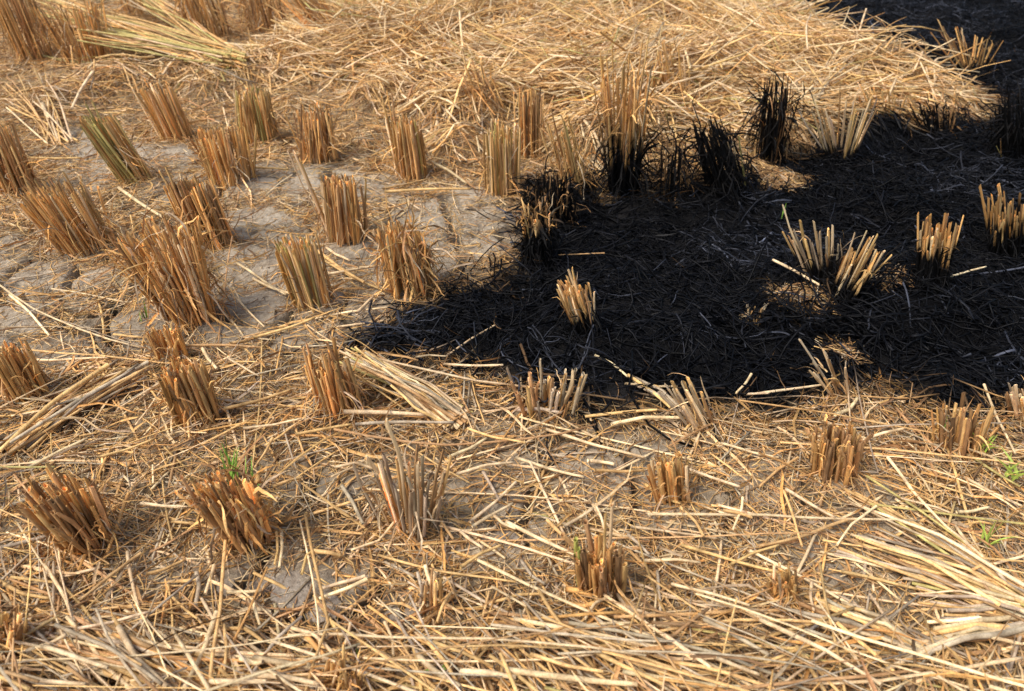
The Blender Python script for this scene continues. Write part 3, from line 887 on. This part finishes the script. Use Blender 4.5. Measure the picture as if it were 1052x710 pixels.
CL((352, 716), (354, 680), 40, 44, 20, 'o', 'low orange clump cut by the bottom edge, left of centre', 'low clump at the bottom edge', leaves=90, jit=.2)
CL((440, 628), (440, 592), 30, 26, 8, 'p', 'few upright pale stubs standing among clods in front of the flared grey clump', 'few upright pale stubs', leaves=10, jit=.2, r=(.0028, .0042))
CL((-2, 672), (-4, 628), 40, 40, 20, 'b', 'dark brown clump cut off by the left edge near the bottom', 'dark clump at the bottom left', leaves=70)

# ------------------------------------------------------------------ sheaves and single straws
def long_straw_mesh(pts, radius, tint, name='loose_straw', mat=None):
    """one straw through the given points (local coordinates), hollow look at the cut ends, a joint or two"""
    pts = np.array(pts, float)
    seg = np.r_[0, np.cumsum(np.linalg.norm(np.diff(pts, axis=0), axis=1))]
    K = 12
    t = np.linspace(0, seg[-1], K)
    P = np.stack([np.interp(t, seg, pts[:, i]) for i in range(3)], 1)
    Ltot = seg[-1]
    ax = pts[-1] - pts[0]; ax /= np.linalg.norm(ax) + 1e-9
    side = np.cross(ax, (0, 0, 1)); side /= np.linalg.norm(side) + 1e-9
    s = np.linspace(0, 1, K)
    P = P + side * ((RS.normal(0, .008) * np.sin(np.pi * s) + RS.normal(0, .003) * np.sin(2 * np.pi * s)) * Ltot)[:, None]
    P[:, 2] += RS.normal(0, .008) * np.sin(np.pi * s) * Ltot
    R = radius * (1.0 - 0.25 * s) * (1 + RS.normal(0, .025, K))
    T = np.repeat(np.array(tint)[None, :], K, 0) * np.exp(RS.normal(0, .06, (K, 1)))
    for _ in range(1 + int(Ltot > .12)):
        j = RS.randint(2, K - 2)
        R[j] *= 1.10; T[j] *= 0.75
    V, q, c, tt = tubes(P[None], R[None], T[None], 7)
    M = 7
    # hollow in both cut ends, its inner shade put into the tint
    Tn, A, B = frames(P[None])
    extra, et, qs = [], [], []
    nv = len(V)
    for e, sgn in ((0, 1), (K - 1, -1)):
        a = np.linspace(0, 2 * np.pi, M, endpoint=False)
        for rr, dp, tn in ((.7, 0, 1.05), (.6, .004, .8)):
            ring = P[e] + Tn[0, e] * sgn * dp + R[e] * rr * (A[0, e] * np.cos(a)[:, None] + B[0, e] * np.sin(a)[:, None])
            extra.append(ring); et.append(np.repeat((T[e] * tn)[None], M, 0))
        b0 = 0 if e == 0 else (K - 1) * M
        r1 = nv; r2 = nv + M; nv += 2 * M
        for j in range(M):
            j2 = (j + 1) % M
            qs.append((b0 + j, b0 + j2, r1 + j2, r1 + j)); qs.append((r1 + j, r1 + j2, r2 + j2, r2 + j))
    caps = [[nv - M + j for j in range(M)], [nv - 3 * M + j for j in range(M)]]
    V = np.concatenate([V] + extra); tt = np.concatenate([tt] + et)
    return np_mesh(name, V, np.concatenate([q, np.array(qs)]), np.array(caps), None, mat or M_STRAW, tt)

def sheaf(foot, tips, n, mix, label, nick, lift_tip=0.06, lift_foot=0.01, r=(0.0018, 0.0034), name='straw_sheaf', foot_w=14, leaf=0):
    """a bundle of straw fanning from foot to the polyline of tips, all in photo pixels"""
    fx, fy, fz = on_ground(*foot)
    root = empty(name, (fx, fy, fz))
    tag(root, label, 'straw sheaf', 'bundles of fallen straw')
    SLOT.append((nick, fx, fy))
    tips = np.array(tips, float)
    s = float(px_per_m(fx, fy, fz))
    for i in range(n):
        k = RS.rand() * (len(tips) - 1); a = int(min(k, len(tips) - 2)); f = k - a
        tpx = tips[a] * (1 - f) + tips[a + 1] * f + RS.normal(0, 5, 2)
        lt = lift_tip * RS.uniform(0.4, 1.1)
        X, Y, Z = on_ground(tpx[0], tpx[1], lt)
        w = foot_w / s
        p0 = np.array([RS.normal(0, .4) * w, RS.normal(0, .4) * w, lift_foot * RS.rand() + 0.003])
        p1 = np.array([X - fx, Y - fy, Z - fz])
        p1 = p0 + (p1 - p0) * RS.uniform(0.82, 1.05)
        mid = (p0 + p1) / 2 + RS.normal(0, .005, 3) + np.array([0, 0, 0.008])
        q = np.array([p0, p0 * .56 + p1 * .06 + mid * .38, mid, p1 * .56 + p0 * .06 + mid * .38, p1])
        link('straw', long_straw_mesh(q, RS.uniform(*r), pick(*MIX[mix], 1)[0], 'straw'), root)
    return root

MIX['m'] = (['gold', 'pale', 'grey', 'brown', 'olive'], [3, 2.5, 2.5, 1.5, .6])
MIX['m2'] = (['pale', 'gold'], [2, 3])
MIX['gg'] = (['gold', 'olive', 'pale', 'orange', 'brown'], [4, 2.4, 1, 1.6, 1])
sheaf((238, 72), [(36, 14), (46, -2), (58, 8), (66, 26), (84, 40)], 100, 'gg', 'long fallen sheaf of golden green-tinged straw pointing to the upper left', 'fallen golden sheaf', .13, .05, (.0018, .0038), foot_w=22)
sheaf((236, 66), [(112, -14), (140, -14), (170, 10)], 46, 'gg', 'steeper golden straw bundle rising to the top edge from the foot of the fallen sheaf', 'steeper golden bundle', .13, .05, (.0024, .0042))
sheaf((468, 434), [(346, 374), (362, 360), (384, 366), (398, 382)], 62, 'm', 'bent bundle of thick pale straw flopped over the ragged half-buried clump', 'bent pale bundle', .075, .008, (.0016, .0031), foot_w=22)
sheaf((1052, 640), [(842, 586), (872, 500), (900, 560), (960, 640), (985, 540), (975, 600)], 70, 'm', 'long splayed sheaf of greyish straw spreading left from the right edge near the bottom', 'splayed sheaf at the right edge', .014, .03, (.0012, .0030), foot_w=30)
sheaf((1046, 652), [(910, 690), (940, 664), (960, 650)], 16, 'p', 'flat bundle of pale straw under the splayed sheaf in the bottom right corner', 'flat pale bundle', .015, .02, (.0026, .004))
sheaf((180, 712), [(40, 664), (70, 640), (120, 636), (132, 652)], 36, 'm', 'sheaf of thick pale straw fanning to the upper left in the bottom left corner', 'fanned pale sheaf', .03, .012, (.0018, .0036), foot_w=40)
sheaf((940, 672), [(800, 628), (840, 612), (868, 626)], 18, 'y', 'grey brown bundle of straw lying flat in the front right corner', 'flat grey bundle', .02, .012, (.0026, .004))
sheaf((66, 150), [(0, 92), (10, 74), (40, 66), (52, 100), (8, 112)], 18, 'm2', 'loose fan of pale straws behind the big blunt clump at the left', 'loose pale fan', .05, .008, (.002, .0034))
sheaf((455, 50), [(320, 20), (345, 42), (352, 62)], 22, 'gg', 'flattened bundle of straw running left through the upper swath', 'flattened swath bundle', .03, .02)
sheaf((700, 20), [(500, -4), (540, -12), (600, -14)], 24, 'p', 'long flat bundle of pale straw at the top edge of the swath', 'flat bundle at the top', .05, .03)
sheaf((640, 190), [(560, 130), (585, 122), (556, 150)], 16, 'p', 'thin bundle of straight pale straws beside the half-charred tall clump', 'thin straight bundle', .03, .008, (.0018, .003))
sheaf((826, 120), [(850, 50), (880, 60), (800, 52), (835, 44)], 24, 'p', 'tousled pale straw bundle rising behind the black clump at the swath edge', 'tousled pale bundle', .08, .02, (.0018, .003))
sheaf((700, 424), [(640, 392), (652, 384), (628, 378)], 8, 'y', 'few long straws running into the thin pale leaning bunch from the left', 'few long straws', .012, .006, (.002, .003), foot_w=10)
sheaf((20, 462), [(140, 372), (155, 382), (120, 376)], 30, 'm', 'long flattened straw bundle sloping down left from the split clump', 'flattened sloping bundle', .03, .012, (.0014, .0028), foot_w=36)

# single straws seen lying in the photo: x0,y0,x1,y1,width,colour (photo pixels, ends resting on the litter)
ST = '''46 580 76 639 6 pale|145 568 73 624 5 gold|223 629 189 708 9 pale|220 581 211 610 6 pale|202 588 201 622 7 grey|108 649 142 676 5 pale|122 644 172 706 9 pale
57 642 166 703 6 grey|44 664 111 686 7 pale|0 690 88 703 7 pale|0 563 61 548 6 grey|62 549 108 553 5 pale|132 507 110 568 5 orange|0 597 51 615 6 gold|78 646 152 629 5 pale
0 669 61 632 5 gold|27 669 68 652 6 pale|142 625 176 666 3 pale|176 612 203 636 4 gold|189 676 223 652 5 pale|230 642 230 696 5 gold|145 517 193 521 5 pale|176 536 223 544 4 gold
233 608 267 607 6 pale|260 615 267 642 5 pale|247 676 270 680 8 pale|216 700 274 700 8 pale|233 646 270 659 6 gold|351 499 373 538 6 grey|405 536 361 565 4 pale|289 545 287 583 5 pale|284 546 282 580 4 gold
321 566 351 571 7 gold|375 592 328 605 6 pale|377 595 328 615 6 pale|388 570 530 598 4 gold|437 581 446 612 6 pale|444 580 452 608 4 gold|429 588 431 629 5 grey|449 526 466 554 5 gold|483 536 530 495 5 pale
485 541 527 517 5 pale|507 529 530 543 5 pale|473 583 515 560 5 gold|496 484 513 514 5 grey|473 546 496 563 5 pale|463 609 449 639 5 gold|295 644 344 673 6 pale|260 676 351 686 9 pale|260 693 328 703 8 pale
311 649 344 686 8 orange|344 480 385 482 5 pale|280 500 311 490 5 gold|395 639 404 673 5 pale|439 659 469 700 6 gold|429 673 473 706 9 pale|473 690 530 696 9 pale|469 487 527 475 5 pale
520 536 593 571 6 pale|562 534 593 560 6 gold|579 541 610 522 5 pale|613 521 621 544 4 pale|645 549 667 570 5 grey|662 497 699 517 5 gold|648 541 736 553 4 pale|662 576 719 578 5 pale
528 636 696 669 7 pale|520 688 655 703 9 pale|611 669 682 703 7 gold|682 652 730 686 7 pale|723 636 790 673 7 grey|736 676 780 693 6 pale|581 605 608 612 9 orange|584 620 611 619 8 orange|628 612 601 636 5 pale
757 615 736 703 3 gold|763 625 790 639 6 pale|743 524 773 532 5 gold|763 511 753 544 4 pale|699 521 723 551 5 gold|604 473 631 477 6 pale|611 483 662 483 5 gold|890 489 996 561 4 olive|912 470 972 541 5 pale
932 534 1036 605 5 grey|972 541 1037 602 5 pale|805 504 824 561 4 gold|807 502 858 532 5 pale|870 534 780 561 5 gold|881 649 939 669 6 pale|780 636 905 703 7 pale|827 647 915 673 6 grey
908 690 973 656 7 pale|973 656 1050 662 7 pale|929 703 1050 676 7 pale|966 636 1043 636 6 grey|973 627 1040 622 6 grey|864 587 942 605 5 gold|834 597 836 627 5 pale|983 526 1016 521 5 pale
10 303 51 345 4 pale|0 369 111 367 4 pale|111 375 0 463 7 gold|152 372 10 455 6 grey|208 358 223 379 5 pale|193 355 270 357 4 gold|236 353 270 343 5 gold|260 286 304 303 4 pale|260 347 324 326 4 gold
459 365 510 333 3 pale|427 367 459 366 3 pale|456 374 517 375 4 pale|353 423 439 426 7 pale|365 436 466 434 5 grey|304 446 361 436 5 gold|611 365 645 387 4 pale|642 394 696 397 4 pale
645 385 689 419 5 gold|530 421 577 424 6 grey|561 441 662 470 5 pale|628 436 702 429 6 pale|601 428 675 421 5 gold|772 384 756 404 4 pale|765 405 790 404 4 pale|621 260 574 262 2 brown|780 404 847 395 4 pale
976 284 1013 274 3 pale|1011 395 1043 466 4 pale|794 267 844 294 4 pale|858 426 881 409 6 pale|437 133 480 165 3 pale|441 165 480 189 4 pale|393 194 439 184 3 gold|395 197 483 194 4 gold|459 125 503 162 3 pale
260 172 297 174 3 gold|95 71 74 111 4 pale|41 101 51 122 5 pale|30 162 84 162 3 gold|122 193 172 226 5 pale|44 57 95 64 3 olive|318 252 374 290 5 gold|335 254 360 268 4 pale|335 282 395 272 4 pale|334 268 400 300 4 gold|366 322 384 304 5 pale|243 270 294 303 4 pale|243 306 272 336 3 pale|280 450 262 480 4 gold
700 560 800 588 5 gold|690 600 770 622 5 pale|860 640 930 700 6 gold|560 655 650 640 5 pale|545 672 620 690 6 gold|640 690 760 706 7 pale|600 650 700 690 5 gold|360 640 350 676 5 pale|310 590 330 560 4 gold|530 470 600 490 5 pale|535 575 560 600 5 grey|880 455 930 440 5 pale|820 470 780 500 4 gold|900 520 860 560 4 pale|740 455 800 470 4 pale|990 490 1050 520 5 pale|1000 470 1048 500 4 olive|940 585 1000 600 5 grey|700 480 760 500 5 pale|750 580 800 560 4 gold|380 470 340 490 4 pale|230 420 300 400 5 gold|250 440 310 430 4 pale|30 480 90 450 5 pale|100 470 160 450 4 gold|10 520 60 500 5 grey|150 590 190 575 5 gold|460 470 500 450 5 pale|480 440 540 455 4 gold|500 620 560 610 5 gold'''
straws = []
for ln in ST.replace('\n', '|').split('|'):
    f = ln.split()
    if len(f) == 6:
        straws.append((*map(float, f[:5]), f[5]))

TAKEN = {}
def place_word(dx, dy):
    if abs(dx) > abs(dy) * 0.8:
        return 'right of' if dx > 0 else 'left of'
    return 'behind' if dy > 0 else 'in front of'

recs = []
for (x0, y0, x1, y1, w, c) in straws:
    mx, my = (x0 + x1) / 2, (y0 + y1) / 2
    gx, gy, _ = on_ground(mx, my)
    lift = float(thick(np.array([gx]), np.array([gy]))[0]) * 0.8 + 0.006
    a = np.array(on_ground(x0, y0, lift + RS.uniform(0, .010))); b = np.array(on_ground(x1, y1, lift + RS.uniform(0, .010)))
    s = float(px_per_m(gx, gy, 0))
    recs.append([a, b, w * 0.36 / s, c])
for a, b, rad, c in recs:
    m = (a + b) / 2
    near = sorted(SLOT, key=lambda q: (q[1] - m[0]) ** 2 + (q[2] - m[1]) ** 2)[0]
    key = (c, place_word(m[0] - near[1], m[1] - near[2]), near[0])
    TAKEN.setdefault(key, []).append((float(np.linalg.norm(b - a)), a, b, rad, c))
COLW = {'pale': 'pale', 'gold': 'golden', 'grey': 'greyish', 'orange': 'orange-brown', 'olive': 'greenish', 'brown': 'brown'}
RANK = ['longest', 'second longest', 'third longest', 'fourth longest', 'fifth longest', 'sixth longest', 'seventh longest', 'eighth longest', 'ninth longest', 'tenth longest']
for (c, pw, nick), lst in TAKEN.items():
    lst.sort(key=lambda q: -q[0])
    for i, (Ln, a, b, rad, c) in enumerate(lst):
        m = (a + b) / 2
        me = long_straw_mesh([a - m, (a + b) / 2 - m + RS.normal(0, .003, 3), b - m], rad, pick([c], [1], 1)[0])
        o = link('loose_straw', me)
        o.location = m
        lab = f"{COLW[c]} loose straw lying {pw} the {nick}" if len(lst) == 1 else f"{RANK[min(i, 9)]} {COLW[c]} loose straw lying {pw} the {nick}"
        tag(o, lab, 'straw', 'single straws lying on the field')

# ------------------------------------------------------------------ mud clods
def clod(px, py, w, hgt, label, seed):
    import bmesh
    gx, gy, gz = on_ground(px, py)
    s = float(px_per_m(gx, gy, gz))
    bm = bmesh.new()
    bmesh.ops.create_icosphere(bm, subdivisions=5, radius=1.0)
    r = random.Random(seed)
    cuts = []
    for _ in range(9):
        v = Vector((r.gauss(0, 1), r.gauss(0, 1), r.gauss(0, .8))).normalized()
        cuts.append((v, r.uniform(0.55, 0.85)))
    for v in bm.verts:
        p = v.co.copy()
        for nrm, d in cuts:
            k = p.dot(nrm) - d
            if k > 0: p -= nrm * k * 0.9
        nz = float(fbm(p.x * 3 + seed, p.y * 3 + p.z * 2.1, seed, 4)) - .5
        p *= 1 + 0.22 * nz + 0.12 * (float(fbm(p.x * 9 + seed, p.y * 9 + p.z * 7, seed + 3, 3)) - .5)
        p.z = min(p.z, .42 + .10 * nz)
        v.co = p
    me = bpy.data.meshes.new('mud_clod')
    bm.to_mesh(me); bm.free()
    for p in me.polygons: p.use_smooth = True
    at = me.attributes.new('tint', 'FLOAT_COLOR', 'POINT')
    at.data.foreach_set('color', np.tile(np.array([.35, .30, .24, 1], np.float32), len(me.vertices)))
    me.materials.append(M_SOIL)
    o = link('mud_clod', me)
    R_ = w / 2 / s
    o.scale = (R_, R_ * r.uniform(.7, .95), hgt)
    o.rotation_euler = (0, 0, r.uniform(0, 6.28) if w < 30 else r.uniform(-.3, .3))
    o.location = (gx, gy, gz + hgt * 0.15)
    tag(o, label, 'mud clod', 'dry mud clods')
clod(228, 606, 34, .016, 'grey mud clod below the clump with the grass tuft, under short cut straws', 3)
clod(268, 604, 34, .012, 'smaller flat mud clod just right of the clod below the grass tuft clump', 4)
clod(302, 610, 58, .016, 'broad grey mud clod with a straw lying across it, left of the pointed clod', 5)
clod(338, 628, 46, .018, 'pale pointed mud clod, nearest the camera of the clod group', 6)
clod(404, 636, 26, .013, 'small grey mud clod below the pair of crossing pale straws', 7)
clod(422, 628, 18, .010, 'tiny mud clod left of the few upright pale stubs', 8)
clod(516, 556, 36, .011, 'flat mud clod beside the tips of two pale straws in the front middle', 9)
clod(1038, 578, 26, .014, 'grey mud clod under the splayed sheaf near the right edge', 10)

# crumbs of dry soil
def crumbs():
    base = np.array([(1, 0, 0), (-1, 0, 0), (0, 1, 0), (0, -1, 0), (0, 0, 1), (0, 0, -1)], float)
    tri = np.array([(0, 2, 4), (2, 1, 4), (1, 3, 4), (3, 0, 4), (2, 0, 5), (1, 2, 5), (3, 1, 5), (0, 3, 5)])
    x, y = scatter(int(AREA * 900), lambda x, y: (.15 + .85 * bare_amount(x, y)) * (1 - burn_amount(x, y, .06)))
    n = len(x)
    r = np.clip(RS.lognormal(math.log(.0022), .55, n), .0008, .011)
    V = base[None] * r[:, None, None] * RS.uniform(.5, 1.3, (n, 6, 3))
    V[..., 2] *= .7
    V[..., 0] += x[:, None]; V[..., 1] += y[:, None]; V[..., 2] += (ground_h(x, y) + r * .35)[:, None]
    T = (tri[None] + np.arange(n)[:, None, None] * 6).reshape(-1, 3)
    c = np.repeat(np.array([[.34, .28, .205]]) * np.exp(RS.normal(0, .15, (n, 1))), 6, 0)
    tag(link('soil_crumbs', np_mesh('soil_crumbs', V.reshape(-1, 3), None, T, mat=M_SOIL, tint=c, smoothed=False)), 'small crumbs of dry earth scattered on the bare mud', 'soil', kind='stuff')
crumbs()

# ------------------------------------------------------------------ green shoots
def sprout(px, py, n, hgt, label, spread=.35, wid=.0016, lift=0.0, tint='green'):
    gx, gy, gz = on_ground(px, py, lift)
    root = empty('grass_sprout', (gx, gy, gz))
    tag(root, label, 'grass sprout', 'green shoots in the stubble')
    for i in range(n):
        K = 7
        az = RS.rand() * 6.28; L = hgt * RS.uniform(.6, 1.15)
        t = np.linspace(0, 1, K)
        out = spread * RS.uniform(.2, 1.2)
        P = np.stack([np.cos(az) * out * L * t ** 1.6, np.sin(az) * out * L * t ** 1.6, L * (t - .25 * out * t ** 2)], 1)
        P[:, :2] += RS.normal(0, .004, 2)
        W = wid * np.array([.7, 1, 1, .9, .7, .45, .08]) * RS.uniform(.7, 1.3)
        v, q, c, tt = ribbons(P[None], W[None], np.array([PAL[tint]]) * np.exp(RS.normal(0, .2, (1, 1))) * np.array([[.85, 1.3, .7]]), np.full((1, K), RS.rand() * 3))
        link('blade', np_mesh('blade', v, q, mat=M_GREEN, tint=tt), root)
sprout(240, 500, 18, .075, 'bright green grass tuft growing on top of the dense brown clump', .4, .0016, .03)
sprout(262, 505, 6, .05, 'small green shoots at the right of the clump with the grass tuft', .5, .0013, .02)
sprout(150, 330, 3, .045, 'single thin green shoot left of the largest clump on the mud', .3, .0016)
sprout(368, 694, 6, .035, 'small green sprout beside the low orange clump at the bottom edge', .4, .0015)
sprout(1008, 462, 9, .035, 'leafy green shoots at the foot of the splayed brown clump', .9, .0016, .01, 'lime')
sprout(968, 440, 3, .02, 'tiny green leaf on the left side of the splayed brown clump', .8, .0022, .02)
sprout(1036, 492, 6, .04, 'yellowish green blades in the straw near the right edge', .9, .0018, .01, 'olive')
sprout(1012, 560, 7, .05, 'thin green blades among the splayed sheaf at the right edge', .8, .0014, .01, 'olive')
sprout(802, 226, 2, .04, 'thin green blade at the left of the sparse pale fan', .4, .0012, .02)
sprout(452, 690, 4, .02, 'low green blades among thick straw at the bottom edge', .9, .0018, .012)
print('stalks', N_STALK, 'straws', len(straws), 'objects', len(bpy.data.objects))
